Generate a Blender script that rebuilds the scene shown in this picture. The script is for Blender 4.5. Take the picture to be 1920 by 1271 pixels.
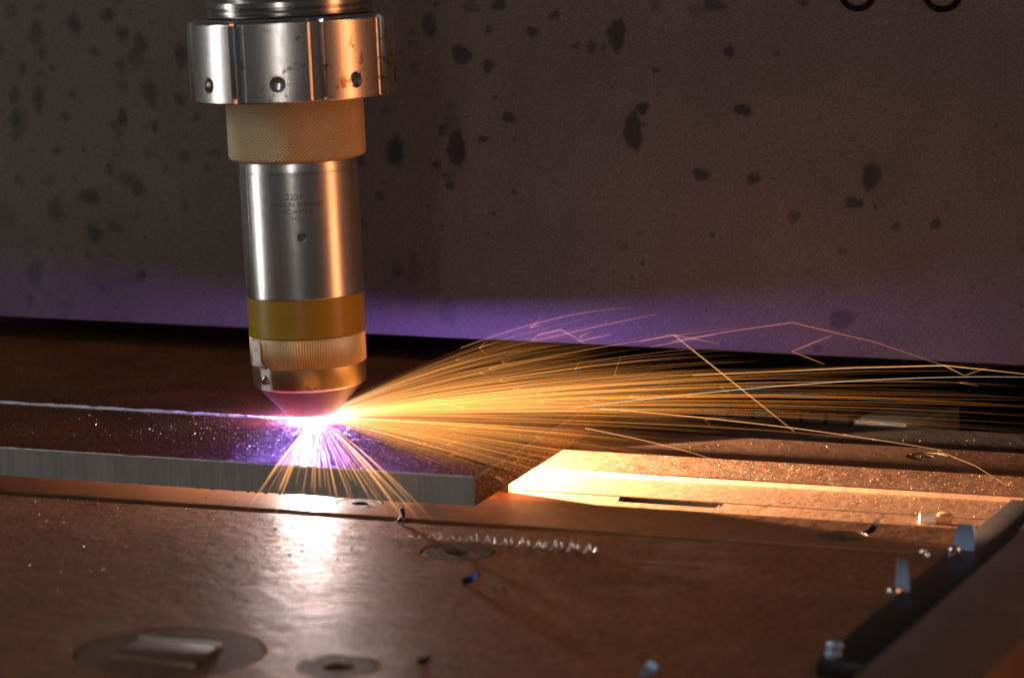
import bpy, bmesh, math, random
import numpy as np
from mathutils import Vector, Matrix

S = bpy.context.scene
for o in list(bpy.data.objects):
    bpy.data.objects.remove(o)
COL = S.collection
MM = 0.001
PI = math.pi

# ------------------------------------------------------------------ camera
cd = bpy.data.cameras.new('camera')
cam = bpy.data.objects.new('camera', cd)
COL.objects.link(cam)
cd.sensor_width = 36.0
cd.lens = 105.0
cd.clip_start = 0.02
cd.clip_end = 50.0
_f = Vector((-0.30061, 0.94085, -0.15630)).normalized()
_r = Vector((0.95266, 0.30403, -0.00212)).normalized()
_u = _r.cross(_f).normalized()
cam.matrix_world = Matrix(((_r.x, _u.x, -_f.x, 0.45313), (_r.y, _u.y, -_f.y, -1.14951), (_r.z, _u.z, -_f.z, 0.24901), (0, 0, 0, 1)))
cd.dof.use_dof = True
cd.dof.focus_distance = 1.262
cd.dof.aperture_fstop = 12.0
cd.dof.aperture_blades = 0
S.camera = cam

# ------------------------------------------------------------------ world and lamps
W = bpy.data.worlds.new('World')
S.world = W
W.use_nodes = True
bg = W.node_tree.nodes['Background']
bg.inputs[0].default_value = (0.96, 0.97, 1.0, 1)
bg.inputs[1].default_value = 0.035


def lamp(name, kind, loc, power, color, **kw):
    d = bpy.data.lights.new(name, kind)
    d.energy = power
    d.color = color
    tgt = kw.pop('target', None)
    for k, v in kw.items():
        setattr(d, k, v)
    o = bpy.data.objects.new(name, d)
    COL.objects.link(o)
    o.location = [c * MM for c in loc]
    if tgt:
        dv = Vector(tgt) * MM - o.location
        o.rotation_euler = dv.to_track_quat('-Z', 'Y').to_euler()
    return o


# workshop strip lamps: one to the left of the machine, one behind the photographer
lamp('strip_lamp_side', 'AREA', (-1150, -420, 420), 6.0, (1.0, 0.97, 0.95), shape='RECTANGLE', size=0.10, size_y=1.5, target=(0, 0, 100))
lamp('strip_lamp_front', 'AREA', (250, -1900, 750), 5.0, (1.0, 0.95, 0.90), shape='RECTANGLE', size=0.08, size_y=1.6, target=(20, 0, 100))
lamp('amber_strip_lamp', 'AREA', (1150, -70, 330), 5.0, (1.0, 0.34, 0.12), shape='RECTANGLE', size=0.22, size_y=1.2, target=(0, 0, 110))
# the cutting arc: violet-white above the plate, white and orange under it
lamp('arc_light_above_plate', 'POINT', (-4.5, 0, 20.9), 1.9, (0.40, 0.20, 1.0), shadow_soft_size=0.0006)
lamp('arc_light_below_plate', 'POINT', (0, -9.3, 7.0), 3.8, (1.0, 0.80, 0.74), shadow_soft_size=0.0030)
lamp('molten_metal_light', 'POINT', (6, 16, 2.2), 130.0, (1.0, 0.62, 0.37), shadow_soft_size=0.002)

vs = S.view_settings
vs.view_transform = 'Standard'
vs.look = 'None'
vs.exposure = 0.0
vs.gamma = 1.0
vs.use_curve_mapping = False
S.render.engine = 'CYCLES'
cy = S.cycles
cy.use_denoising = True
try:
    cy.denoiser = 'OPENIMAGEDENOISE'
except Exception:
    pass
cy.max_bounces = 8
cy.diffuse_bounces = 4
cy.glossy_bounces = 4
cy.transparent_max_bounces = 160
cy.volume_bounces = 0
cy.sample_clamp_indirect = 3.0
cy.blur_glossy = 0.6


# ------------------------------------------------------------------ helpers
def tag(o, label=None, cat=None, group=None, kind=None):
    for k, v in (('label', label), ('category', cat), ('group', group), ('kind', kind)):
        if v:
            o[k] = v
    return o


def empty(name, loc=(0, 0, 0), rot=(0, 0, 0)):
    o = bpy.data.objects.new(name, None)
    COL.objects.link(o)
    o.empty_display_size = 0.01
    o.location = [c * MM for c in loc]
    o.rotation_euler = rot
    return o


def link(name, me, mats, parent=None, loc=None, rot=None, angle=25):
    for m in (mats if isinstance(mats, (list, tuple)) else [mats]):
        me.materials.append(m)
    if angle is not None:
        me.shade_smooth()
        me.set_sharp_from_angle(angle=math.radians(angle))
    o = bpy.data.objects.new(name, me)
    COL.objects.link(o)
    if parent is not None:
        o.parent = parent
    if loc:
        o.location = [c * MM for c in loc]
    if rot:
        o.rotation_euler = rot
    return o


def mesh(name, v, f):
    """vertices in millimetres"""
    me = bpy.data.meshes.new(name)
    me.from_pydata([(a * MM, b * MM, c * MM) for a, b, c in v], [], f)
    me.update()
    return me


def fix(me):
    bm = bmesh.new()
    bm.from_mesh(me)
    bmesh.ops.remove_doubles(bm, verts=bm.verts, dist=1e-7)
    bmesh.ops.recalc_face_normals(bm, faces=bm.faces)
    bm.to_mesh(me)
    bm.free()
    return me


def lathe(name, prof, seg=96, rfun=None, close=True):
    """profile [(r, z)] turned about z; rfun(angle, r, z) may change the radius"""
    v, f = [], []
    n = len(prof)
    for i in range(seg):
        a = 2 * PI * i / seg
        for r, z in prof:
            rr = rfun(a, r, z) if rfun else r
            v.append((rr * math.cos(a), rr * math.sin(a), z))
    for i in range(seg):
        j = (i + 1) % seg
        for k in range(n - 1):
            f.append((i * n + k, j * n + k, j * n + k + 1, i * n + k + 1))
    if close:
        if prof[0][0] > 0.001:
            f.append([i * n for i in range(seg)][::-1])
        if prof[-1][0] > 0.001:
            f.append([i * n + n - 1 for i in range(seg)])
    return fix(mesh(name, v, f))


def box(name, x0, x1, y0, y1, z0, z1, bev=0.0, seg=2):
    bm = bmesh.new()
    bmesh.ops.create_cube(bm, size=1)
    for q in bm.verts:
        q.co = Vector(((x0 + x1) / 2 + q.co.x * (x1 - x0), (y0 + y1) / 2 + q.co.y * (y1 - y0), (z0 + z1) / 2 + q.co.z * (z1 - z0))) * MM
    if bev:
        bmesh.ops.bevel(bm, geom=bm.edges[:], offset=bev * MM, segments=seg, affect='EDGES', profile=0.5)
    me = bpy.data.meshes.new(name)
    bm.to_mesh(me)
    bm.free()
    return me


def prism(name, pts, h0, h1, axis='z', bev=0.0):
    """polygon pts extruded along an axis between h0 and h1"""
    n = len(pts)
    mk = {'z': lambda p, h: (p[0], p[1], h), 'x': lambda p, h: (h, p[0], p[1]), 'y': lambda p, h: (p[0], h, p[1])}[axis]
    v = [mk(p, h0) for p in pts] + [mk(p, h1) for p in pts]
    f = [list(range(n))[::-1], list(range(n, 2 * n))] + [(i, (i + 1) % n, n + (i + 1) % n, n + i) for i in range(n)]
    me = fix(mesh(name, v, f))
    if bev:
        bm = bmesh.new()
        bm.from_mesh(me)
        es = [e for e in bm.edges if len(e.link_faces) == 2 and e.calc_face_angle() > 0.5]
        bmesh.ops.bevel(bm, geom=es, offset=bev * MM, segments=2, affect='EDGES', profile=0.5)
        bm.to_mesh(me)
        bm.free()
    return me


def join_meshes(name, mes):
    bm = bmesh.new()
    for m in mes:
        bm.from_mesh(m)
    me = bpy.data.meshes.new(name)
    bm.to_mesh(me)
    bm.free()
    return me


def moved(me, M):
    me.transform(M)
    return me


def cut(me, cutters):
    """boolean difference, returns a new mesh"""
    a = bpy.data.objects.new('work_piece', me)
    COL.objects.link(a)
    c = bpy.data.objects.new('cutter', join_meshes('cutter', cutters))
    COL.objects.link(c)
    md = a.modifiers.new('b', 'BOOLEAN')
    md.operation = 'DIFFERENCE'
    md.solver = 'EXACT'
    md.object = c
    bpy.context.view_layer.update()
    dg = bpy.context.evaluated_depsgraph_get()
    out = bpy.data.meshes.new_from_object(a.evaluated_get(dg))
    bpy.data.objects.remove(a)
    bpy.data.objects.remove(c)
    return out


def tube(pts, rad, sides=3, cap=True):
    """swept tube; pts (n,3) in mm, rad scalar or (n,)"""
    p = np.asarray(pts, float)
    n = len(p)
    rad = np.broadcast_to(np.asarray(rad, float), (n,))
    t = np.gradient(p, axis=0)
    t /= np.linalg.norm(t, axis=1)[:, None] + 1e-12
    ref = np.array([0.0, 0.0, 1.0]) if abs(t[:, 2]).mean() < 0.8 else np.array([0.0, 1.0, 0.0])
    a = np.cross(t, ref)
    a /= np.linalg.norm(a, axis=1)[:, None] + 1e-12
    b = np.cross(t, a)
    ang = np.arange(sides) * 2 * PI / sides
    v = p[:, None, :] + rad[:, None, None] * (np.cos(ang)[None, :, None] * a[:, None, :] + np.sin(ang)[None, :, None] * b[:, None, :])
    v = v.reshape(-1, 3)
    f = []
    for i in range(n - 1):
        for k in range(sides):
            k2 = (k + 1) % sides
            f.append((i * sides + k, i * sides + k2, (i + 1) * sides + k2, (i + 1) * sides + k))
    if cap:
        f.append(tuple(range(sides))[::-1])
        f.append(tuple((n - 1) * sides + k for k in range(sides)))
    return v, f


# ------------------------------------------------------------------ materials
class NT:
    def __init__(self, name):
        self.m = bpy.data.materials.new(name)
        self.m.use_nodes = True
        self.t = self.m.node_tree
        self.b = self.t.nodes['Principled BSDF']
        self.out = self.t.nodes['Material Output']

    def n(self, kind, **kw):
        x = self.t.nodes.new('ShaderNode' + kind)
        ins = kw.pop('ins', {})
        for k, v in kw.items():
            setattr(x, k, v)
        for k, v in ins.items():
            self.set(x.inputs[k], v)
        return x

    def set(self, sock, v):
        if hasattr(v, 'is_output') or isinstance(v, bpy.types.NodeSocket):
            self.t.links.new(v, sock)
        else:
            sock.default_value = v

    def p(self, **kw):
        for k, v in kw.items():
            self.set(self.b.inputs[k.replace('_', ' ')], v)

    def coord(self, scale=(1, 1, 1), rot=(0, 0, 0)):
        c = self.n('TexCoord')
        mp = self.n('Mapping', ins={'Vector': c.outputs['Object'], 'Scale': scale, 'Rotation': rot})
        return mp.outputs[0]

    def noise(self, vec, scale, detail=4, rough=0.6):
        return self.n('TexNoise', ins={'Vector': vec, 'Scale': scale, 'Detail': detail, 'Roughness': rough}).outputs[0]

    def ramp(self, fac, stops):
        r = self.n('ValToRGB', ins={'Fac': fac})
        el = r.color_ramp.elements
        while len(el) < len(stops):
            el.new(0.5)
        for e, (pos, c) in zip(el, stops):
            e.position = pos
            e.color = c if len(c) == 4 else (*c, 1)
        return r.outputs[0]

    def math(self, op, a, b=0.0, clamp=False):
        x = self.n('Math', operation=op, use_clamp=clamp)
        self.set(x.inputs[0], a)
        self.set(x.inputs[1], b)
        return x.outputs[0]

    def mix(self, fac, a, b):
        x = self.n('Mix', data_type='RGBA')
        self.set(x.inputs[0], fac)
        self.set(x.inputs[6], a if not isinstance(a, tuple) else (*a[:3], 1))
        self.set(x.inputs[7], b if not isinstance(b, tuple) else (*b[:3], 1))
        return x.outputs[2]

    def bump(self, h, strength=0.3, dist=0.0003):
        x = self.n('Bump', ins={'Height': h, 'Strength': strength, 'Distance': dist})
        self.set(self.b.inputs['Normal'], x.outputs[0])


def g(v):
    return (v, v, v)


def turned_metal(name, col, rough=0.24, aniso=0.6, stain=None, stain_amt=0.5, line=0.03):
    """lathe-turned metal: fine rings round z, smears and small stains"""
    k = NT(name)
    v = k.coord()
    rings = k.noise(k.coord((40, 40, 9000)), 1.0, 2)
    smear = k.noise(v, 60, 5, 0.65)
    blot = k.noise(v, 240, 3, 0.6)
    c = k.mix(k.math('MULTIPLY', rings, 0.35), tuple(col), tuple(x * 0.72 for x in col))
    c = k.mix(k.ramp(smear, [(0.45, g(0)), (0.75, g(0.35))]), c, tuple(x * 0.6 for x in col))
    if stain:
        spot = k.ramp(k.math('MULTIPLY', blot, smear), [(0.35, g(0)), (0.385, g(stain_amt))])
        c = k.mix(spot, c, stain)
    k.p(Base_Color=c, Metallic=1.0, Anisotropic=aniso)
    rr = k.math('ADD', k.math('MULTIPLY', smear, 0.08), rough - 0.04)
    k.p(Roughness=rr)
    tg = k.n('Tangent', direction_type='RADIAL', axis='Z')
    k.p(Tangent=tg.outputs[0])
    k.bump(rings, line, 0.0002)
    return k.m


def plain(name, col, rough=0.5, metal=0.0, var=0.3, scale=80, bump=0.1, spec=0.5):
    k = NT(name)
    v = k.coord()
    nz = k.noise(v, scale, 6, 0.65)
    k.p(Base_Color=k.mix(k.ramp(nz, [(0.3, g(0)), (0.75, g(1))]), tuple(col), tuple(c * (1 - var) for c in col)), Metallic=metal, Specular_IOR_Level=spec)
    k.p(Roughness=k.math('ADD', k.math('MULTIPLY', nz, 0.25), rough - 0.12))
    k.bump(k.noise(v, scale * 9, 3), bump, 0.0002)
    return k.m


M = {}
M['steel'] = turned_metal('turned_steel', (0.72, 0.70, 0.68), 0.22, 0.7)
M['collar'] = turned_metal('worn_collar_steel', (0.68, 0.65, 0.62), 0.23, 0.6, stain=(0.30, 0.17, 0.04), stain_amt=0.85)
M['polished'] = turned_metal('polished_steel', (0.60, 0.58, 0.56), 0.2, 0.3)
M['brass'] = turned_metal('turned_brass', (0.80, 0.61, 0.36), 0.3, 0.6, stain=(0.22, 0.12, 0.06), stain_amt=0.6)
M['rib_brass'] = plain('ribbed_brass', (0.80, 0.61, 0.36), 0.48, 1.0, 0.08, 120, 0.0)
M['nozzle'] = turned_metal('heat_tinted_copper', (0.34, 0.23, 0.16), 0.40, 0.4)
M['tin'] = plain('tinned_metal', (0.72, 0.70, 0.66), 0.42, 0.75, 0.15, 200)
M['screw'] = plain('screw_steel', (0.50, 0.51, 0.54), 0.25, 1.0, 0.3, 300)
M['engrave'] = plain('engraved_line', (0.10, 0.09, 0.085), 0.6, 0.5, 0.2, 300)
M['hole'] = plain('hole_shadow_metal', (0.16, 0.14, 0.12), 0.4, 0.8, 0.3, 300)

k = NT('amber_polyimide')
v = k.coord()
nz = k.noise(k.coord((60, 60, 2500)), 1.0, 3)
k.p(Base_Color=k.mix(nz, (0.40, 0.25, 0.022), (0.30, 0.18, 0.015)), Roughness=0.34, Specular_IOR_Level=0.45)
k.p(Subsurface_Weight=0.15, Subsurface_Radius=(0.004, 0.002, 0.0005))
k.bump(nz, 0.04, 0.0002)
M['amber'] = k.m

# diamond knurling on tan anodised metal: two crossed helical wave fields
k = NT('knurled_tan_metal')
tc = k.n('TexCoord').outputs['Object']
sx = k.n('SeparateXYZ', ins={0: tc})
ang = k.math('ARCTAN2', sx.outputs[1], sx.outputs[0])
u = k.math('MULTIPLY', ang, 104.0 / 2)
zz = k.math('MULTIPLY', sx.outputs[2], 2000.0)
w1 = k.math('ABSOLUTE', k.math('SINE', k.math('ADD', u, zz)))
w2 = k.math('ABSOLUTE', k.math('SINE', k.math('SUBTRACT', u, zz)))
hh = k.math('MINIMUM', w1, w2)
nz = k.noise(k.coord(), 70, 5)
c = k.mix(k.ramp(hh, [(0.0, g(0)), (0.5, g(1))]), (0.26, 0.17, 0.08), (0.80, 0.62, 0.37))
c = k.mix(k.ramp(nz, [(0.4, g(0)), (0.75, g(0.5))]), c, (0.58, 0.43, 0.26))
k.p(Base_Color=c, Metallic=0.35, Roughness=0.42)
k.bump(hh, 0.9, 0.0005)
M['knurl'] = k.m

# mill scale on the plate
k = NT('mill_scale')
v = k.coord()
n1 = k.noise(v, 30, 6, 0.65)
n2 = k.noise(k.coord((500, 900, 900)), 1.0, 4, 0.7)
c = k.mix(k.ramp(n1, [(0.3, g(0)), (0.7, g(1))]), (0.165, 0.064, 0.020), (0.080, 0.032, 0.011))
c = k.mix(k.ramp(n2, [(0.55, g(0)), (0.75, g(0.7))]), c, (0.24, 0.10, 0.04))
k.p(Base_Color=c, Specular_IOR_Level=0.0)
n3 = k.noise(k.coord((900, 900, 900)), 1.0, 3, 0.7)
k.p(Specular_IOR_Level=k.ramp(n3, [(0.54, g(0.0)), (0.64, g(0.45))]))
k.p(Roughness=k.ramp(n3, [(0.52, g(0.68)), (0.62, g(0.2))]))
k.bump(k.math('ADD', n2, k.math('MULTIPLY', n1, 0.6)), 1.0, 0.0022)
M['scale'] = k.m

# flame-cut edge with drag lines
k = NT('plasma_cut_edge')
s1 = k.noise(k.coord((900, 900, 25)), 1.0, 3, 0.6)
s2 = k.noise(k.coord((160, 160, 60)), 1.0, 4, 0.6)
c = k.mix(k.ramp(s1, [(0.35, g(0)), (0.65, g(1))]), (0.27, 0.28, 0.275), (0.34, 0.35, 0.345))
c = k.mix(k.ramp(s2, [(0.45, g(0)), (0.85, g(0.45))]), c, (0.17, 0.175, 0.17))
k.p(Base_Color=c, Metallic=0.55, Roughness=0.52)
k.bump(s1, 0.25, 0.0002)
M['cutedge'] = k.m
M['lip'] = plain('bright_kerf_dross', (0.82, 0.80, 0.80), 0.5, 0.25, 0.35, 900, 0.6)

# brown oxide-coated copper table and bars


def copper(name, c1, c2, rough, metal, sc=18, dust=0.0, scratch=0.25, scuffed=False):
    k = NT(name)
    v = k.coord()
    a = k.noise(v, sc, 7, 0.62)
    b = k.noise(k.coord((40, 400, 400)), 1.0, 4, 0.6)
    d = k.noise(v, 1400, 2, 0.5)
    c = k.mix(k.ramp(a, [(0.32, g(0)), (0.68, g(1))]), c1, c2)
    c = k.mix(k.ramp(b, [(0.5, g(0)), (0.8, g(0.45))]), c, tuple(x * 0.62 for x in c1))
    if dust:
        c = k.mix(k.ramp(d, [(0.60, g(0)), (0.68, g(dust))]), c, tuple(min(1, x * 2.2) for x in c1))
    e = k.noise(v, 130, 4, 0.6)
    if scuffed:
        c = k.mix(k.ramp(k.noise(v, 520, 4, 0.75), [(0.45, g(0)), (0.60, g(0.75))]), c, tuple(x * 0.38 for x in c1))
        sc_ = k.math('MULTIPLY', k.noise(k.coord((60, 110, 60)), 1.0, 3, 0.5), k.ramp(k.noise(v, 7, 2, 0.5), [(0.5, g(0)), (0.62, g(1))]))
        k.p(Specular_IOR_Level=0.16)
        c = k.mix(k.ramp(sc_, [(0.40, g(0)), (0.50, g(0.5))]), c, (0.27, 0.185, 0.115))
    k.p(Base_Color=c, Metallic=metal)
    k.p(Roughness=k.math('ADD', k.math('MULTIPLY', e, 0.28), rough - 0.14))
    k.bump(k.math('ADD', k.math('ADD', k.math('MULTIPLY', a, 1.5), k.math('MULTIPLY', e, 0.8)), k.math('MULTIPLY', d, 0.15)), scratch, 0.0009 if scuffed else 0.0006)
    return k.m


M['table'] = copper('brown_table_plate', (0.27, 0.128, 0.064), (0.165, 0.078, 0.039), 0.56, 0.2, 22, 0.6, 0.75, True)
M['bar'] = copper('copper_bar', (0.30, 0.145, 0.07), (0.215, 0.105, 0.052), 0.44, 0.45, 22, 0.3, 0.2)
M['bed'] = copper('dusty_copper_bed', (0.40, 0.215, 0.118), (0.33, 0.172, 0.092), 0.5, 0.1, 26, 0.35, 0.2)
M['bed_shade'] = copper('shaded_copper_bed', (0.15, 0.075, 0.042), (0.11, 0.055, 0.031), 0.5, 0.15, 26, 0.3, 0.2)  # darker copy of the bed copper; the rear level's shadow is in the colour
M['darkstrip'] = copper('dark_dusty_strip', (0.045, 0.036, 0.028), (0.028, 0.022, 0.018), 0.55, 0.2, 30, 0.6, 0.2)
M['insert'] = copper('olive_insert', (0.095, 0.064, 0.034), (0.066, 0.044, 0.024), 0.66, 0.0, 40, 0.2, 0.2)
M['keybrass'] = plain('key_brass', (0.60, 0.50, 0.28), 0.3, 0.9, 0.3, 90)
M['black'] = plain('matte_black', (0.004, 0.004, 0.004), 0.85, 0.0, 0.3, 200, 0.1, 0.1)  # flat black, also put in where gaps lie in shade
M['dark'] = plain('dark_cavity_steel', (0.012, 0.010, 0.009), 0.6, 0.3, 0.3, 60)
M['beige'] = plain('beige_block', (0.32, 0.27, 0.20), 0.6, 0.0, 0.3, 60)
M['tooth'] = plain('brown_tooth', (0.13, 0.08, 0.055), 0.6, 0.0, 0.4, 60)
M['rail'] = copper('dark_brown_rail', (0.15, 0.105, 0.068), (0.10, 0.07, 0.047), 0.5, 0.3, 20, 0.1, 0.2)
M['raildark'] = plain('dark_rail_steel', (0.035, 0.03, 0.032), 0.42, 0.6, 0.3, 60)
M['blue_tint'] = plain('blue_tinted_steel', (0.36, 0.50, 0.72), 0.4, 0.8, 0.3, 200)  # clip blue is a cool light's reflection put into the colour
M['chip'] = plain('burnt_chip', (0.014, 0.010, 0.009), 0.8, 0.0, 0.4, 400, 0.1, 0.05)
M['violet_chip'] = plain('violet_blued_chip', (0.10, 0.11, 0.26), 0.22, 1.0, 0.4, 300)
M['bright'] = plain('bright_swarf', (0.80, 0.79, 0.80), 0.16, 1.0, 0.2, 300)
M['gold'] = plain('gold_bead', (0.75, 0.58, 0.14), 0.2, 1.0, 0.2, 300)
M['dross'] = plain('green_brown_dross', (0.045, 0.040, 0.014), 0.7, 0.0, 0.6, 500, 0.8)
M['slag'] = plain('slag_beads', (0.62, 0.60, 0.62), 0.2, 1.0, 0.3, 900)
M['pen'] = plain('dark_marker', (0.035, 0.025, 0.02), 0.6)
M['ceramic'] = plain('white_ceramic', (0.75, 0.72, 0.66), 0.35)

# ------------------------------------------------------------------ machine housing behind the torch
STAINS = [(-3.4,176.7,3.6,6,0.6),(17.2,185.5,4.1,3.2,0.4),(30.3,186.4,4.1,2.9,0.7),(25.4,175.1,2.3,2.2,0.5),(57,181.8,2.8,2.4,0.6),(46.2,174.3,2.6,2.9,0.7),(12.2,163.3,4.6,4.4,0.9),(25.3,158.5,3.3,2.9,0.7),(-12.2,168,3,1.9,0.4),(-11.2,172.7,2,1.6,0.4),(67,168.2,2,1.9,0.6),(74.6,167.8,2.5,3.2,0.6),(80.2,167.5,1.5,1.4,0.6),(86.3,173.8,4.6,6.7,0.9),(103.9,187.7,3.3,3.2,0.4),(122.7,185.2,4.1,3.2,0.3),(131.3,187.6,5,3.5,0.6),(171.8,189.1,2.5,1.6,0.6),(104.6,158,1.7,1.3,0.7),(138.5,166.9,2.6,2.5,0.8),(160.6,166.5,1.5,1.4,0.5),(84,149.9,0.5,0.6,0.7),(28.5,144.3,1.3,1.1,0.7),(36.4,146.3,1.7,1.3,0.3),(48.1,142.1,0.7,0.6,0.6),(35.1,135.1,3.6,2.7,0.7),(22.7,124.8,3,1.7,0.7),(2.9,128.4,2.8,2.7,0.6),(9.5,120.2,4.6,8.3,0.95),(-20.5,117.9,4.5,7.1,0.9),(0,112.3,2.3,2.4,0.6),(3.8,107.7,1.3,1.3,0.7),(6.1,102.8,2.1,2.1,0.6),(-26,103.6,0.8,1.1,0.6),(-28.2,96.7,3.6,2.2,0.4),(98.3,140.7,3.5,2.9,0.8),(99,133.1,1.2,1.1,0.7),(94.1,130.2,4.5,7.9,0.97),(145,141,4,2.9,0.85),(126.1,111.5,4,3,0.7),(150.3,110.4,3.6,2.5,0.65),(203.7,113,4.5,6,0.85),(196,101,4,3,0.7),(168.9,94,3.3,2.9,0.55),(215.2,91.1,2.3,2.1,0.6),(232.9,92.7,2.6,2.9,0.65),(206.1,99.1,0.7,1.3,0.9),(190.8,79,2.3,1.9,0.4),(179.5,138.3,1.5,1.4,0.4),(144.6,129.3,2,1.1,0.3),(89.3,77.9,3,2.7,0.35),(97.6,83.6,2,1.6,0.3),(99,70.3,1.2,1.3,0.7),(131.7,84.3,1,1.7,0.6),(37.6,100.8,1.5,1.3,0.7),(27.5,90.6,1.3,1,0.7),(2.5,84.1,1.2,1,0.7),(25,81.4,0.8,0.8,0.6),(75.7,65.9,1.7,1.3,0.3),(191,48.4,6.3,4.4,0.5),(180.4,34.8,2.3,2.2,0.5),(7.4,39,1,1.3,0.5),(189.2,63.2,1.7,1.3,0.3),(249.9,65.3,1,1,0.5),(176,69.1,1.3,1.3,0.3),(-183.5,174.9,4.1,5.1,0.6),(-165.6,179.1,3.5,3.7,0.65),(-158.3,170.5,3.5,4.3,0.6),(-149,165.8,3.5,5.9,0.6),(-128.2,160.5,3.8,5.5,0.6),(-211.7,153.5,2.3,3,0.6),(-159.4,155.1,3,3.9,0.5),(-158.9,146.4,2.8,2.2,0.45),(-195.8,153.5,1.9,1.8,0.4),(-202.1,150.5,3.2,1.8,0.35),(-216.3,140.2,2.8,4.9,0.6),(-216,128.2,3.2,6.1,0.6),(-211,130.9,1.8,2.4,0.4),(-188.8,130.4,2.8,2.2,0.5),(-185.8,141.2,1.9,2.4,0.4),(-159.3,130.2,3.2,4.9,0.65),(-163.5,127,2.5,2.4,0.5),(-161.5,123.3,1.9,3,0.45),(-142.6,137.2,2.5,2.4,0.5),(-129.3,139.6,3.2,3,0.55),(-151.7,136.2,0.9,1,0.6),(-120.7,131.5,2.8,2,0.45),(-147.2,126.5,1.3,1.5,0.3),(-194.1,114,3,2.4,0.5),(-180.3,114.9,1.1,1.5,0.5),(-174.1,115.8,1.1,1,0.4),(-207.3,113.6,1.5,1.5,0.35),(-163.2,112.7,1.8,1.5,0.45),(-166.8,105.6,2,3.7,0.5),(-157.3,100.9,5.1,3.7,0.45),(-177.4,92.1,5.7,4.6,0.6),(-167.2,89.5,1.3,1.1,0.5),(-198.7,99,4.4,3,0.35),(-215.5,99.1,2.5,3.7,0.35),(-195.7,84.5,5.7,6.1,0.45),(-126.3,122.3,2.8,1.7,0.3),(-111.7,114.6,5.1,2.7,0.35),(-115.6,107.7,2,2.2,0.45),(-137.5,106.4,1.3,2.4,0.4),(-140,112,1.5,1.2,0.3),(-201.8,182.4,3.8,3,0.35),(-217.1,180.3,4.4,3.7,0.35),(-222.6,162.1,1.9,3.7,0.5),(-142.6,176.3,2.5,1.8,0.3),(-137.3,82.1,1.1,1,0.5),(-148.7,73.3,0.8,0.9,0.7),(-150.7,60.8,0.8,1.1,0.6),(-152.9,83.4,1.3,2.4,0.4),(-164.7,78,4.4,3.7,0.35),(-184.8,100.1,1.8,1.7,0.3),(-179.6,64.2,2,2.4,0.35),(-198.3,65.4,1.1,1.1,0.5),(-211.7,61.7,1.1,1.1,0.4),(-110.1,56.3,0.8,0.6,0.6),(-118.4,47,0.8,0.9,0.6),(-126.7,72.4,1,1,0.4),(-118.7,63.3,0.8,0.7,0.5),(-137.6,70.8,0.8,1.5,0.5),(-140.5,62.5,2.5,2.4,0.25),(-200.3,43.6,1.5,1.2,0.3),(-164.4,38.1,1,1,0.4),(-115,45.8,1,0.6,0.4),(-129.6,62.9,1.3,1.2,0.3)]
k = NT('stained_panel_paint')
v = k.coord()
st = k.n('Attribute', attribute_name='stain').outputs['Fac']
grain = k.noise(v, 900, 3, 0.65)
cloud = k.noise(v, 16, 6, 0.62)
ragged = k.noise(v, 700, 3, 0.6)
msk = k.ramp(k.math('ADD', st, k.math('MULTIPLY', k.math('SUBTRACT', ragged, 0.5), k.math('MULTIPLY', st, 1.3))), [(0.06, g(0)), (0.72, g(1))])
c = k.mix(k.ramp(cloud, [(0.3, g(0)), (0.72, g(1))]), (0.100, 0.078, 0.067), (0.063, 0.048, 0.041))
c = k.mix(k.ramp(grain, [(0.38, g(0.7)), (0.56, g(0))]), c, (0.040, 0.034, 0.031))
c = k.mix(k.ramp(grain, [(0.62, g(0)), (0.74, g(0.7))]), c, (0.24, 0.21, 0.19))
c = k.mix(k.math('MULTIPLY', msk, 0.95), c, (0.009, 0.008, 0.007))
k.p(Base_Color=c, Specular_IOR_Level=0.35)
k.p(Roughness=k.math('ADD', k.math('MULTIPLY', grain, 0.2), 0.42))
k.bump(grain, 0.5, 0.0004)
M['panel'] = k.m

housing = empty('machine_housing', (0, 155, 0))
tag(housing, 'grey machine housing panel speckled with dark burn spots, behind the torch', 'panel')
PX0, PX1, PZ0, PZ1 = -330.0, 380.0, 31.3, 330.0
nx, nz_ = 620, 270
xs = np.linspace(PX0, PX1, nx)
zs = np.concatenate([[PZ0 + 0.0, PZ0 + 0.5], np.linspace(PZ0 + 1.5, 205, nz_ - 8), np.linspace(215, PZ1, 6)])
X, Z = np.meshgrid(xs, zs)
Yv = np.zeros_like(X)
Yv[0] = 0.7      # eased lower edge
st_ = np.zeros_like(X)
rng = np.random.default_rng(7)
spots = list(STAINS)
for i in range(170):      # fine peppering of small burns
    x = rng.uniform(-230, 275)
    spots.append((x, rng.uniform(35, 190), rng.uniform(.4, 1.1), rng.uniform(.4, 1.1), rng.uniform(.15, .55)))
for i in range(60):      # larger faint scorch marks, thickest on the left half
    r_m = rng.uniform(1.2, 5.0)
    spots.append((rng.uniform(-230, 40), rng.uniform(35, 190), r_m, r_m * rng.uniform(.8, 1.9), rng.uniform(.2, .6)))
for (sx_, sz_, rx, rz, a) in spots:
    ph = rng.uniform(0, 6.28, 4)
    tilt = rng.uniform(-.12, .12)
    dx, dz = X - sx_, Z - sz_
    dx, dz = dx * math.cos(tilt) + dz * math.sin(tilt), -dx * math.sin(tilt) + dz * math.cos(tilt)
    th = np.arctan2(dz / rz, dx / rx)
    rr = np.hypot(dx / rx, dz / rz) / (1 + .10 * np.sin(2 * th + ph[0]) + .09 * np.sin(3 * th + ph[1]) + .07 * np.sin(7 * th + ph[2]))
    st_ = np.maximum(st_, (1.0 * a * np.clip((1.3 - rr) / .75, 0, 1)) if sx_ < -5 else a * np.clip((1.18 - rr) / .42, 0, 1))
H, Wd = X.shape
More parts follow.
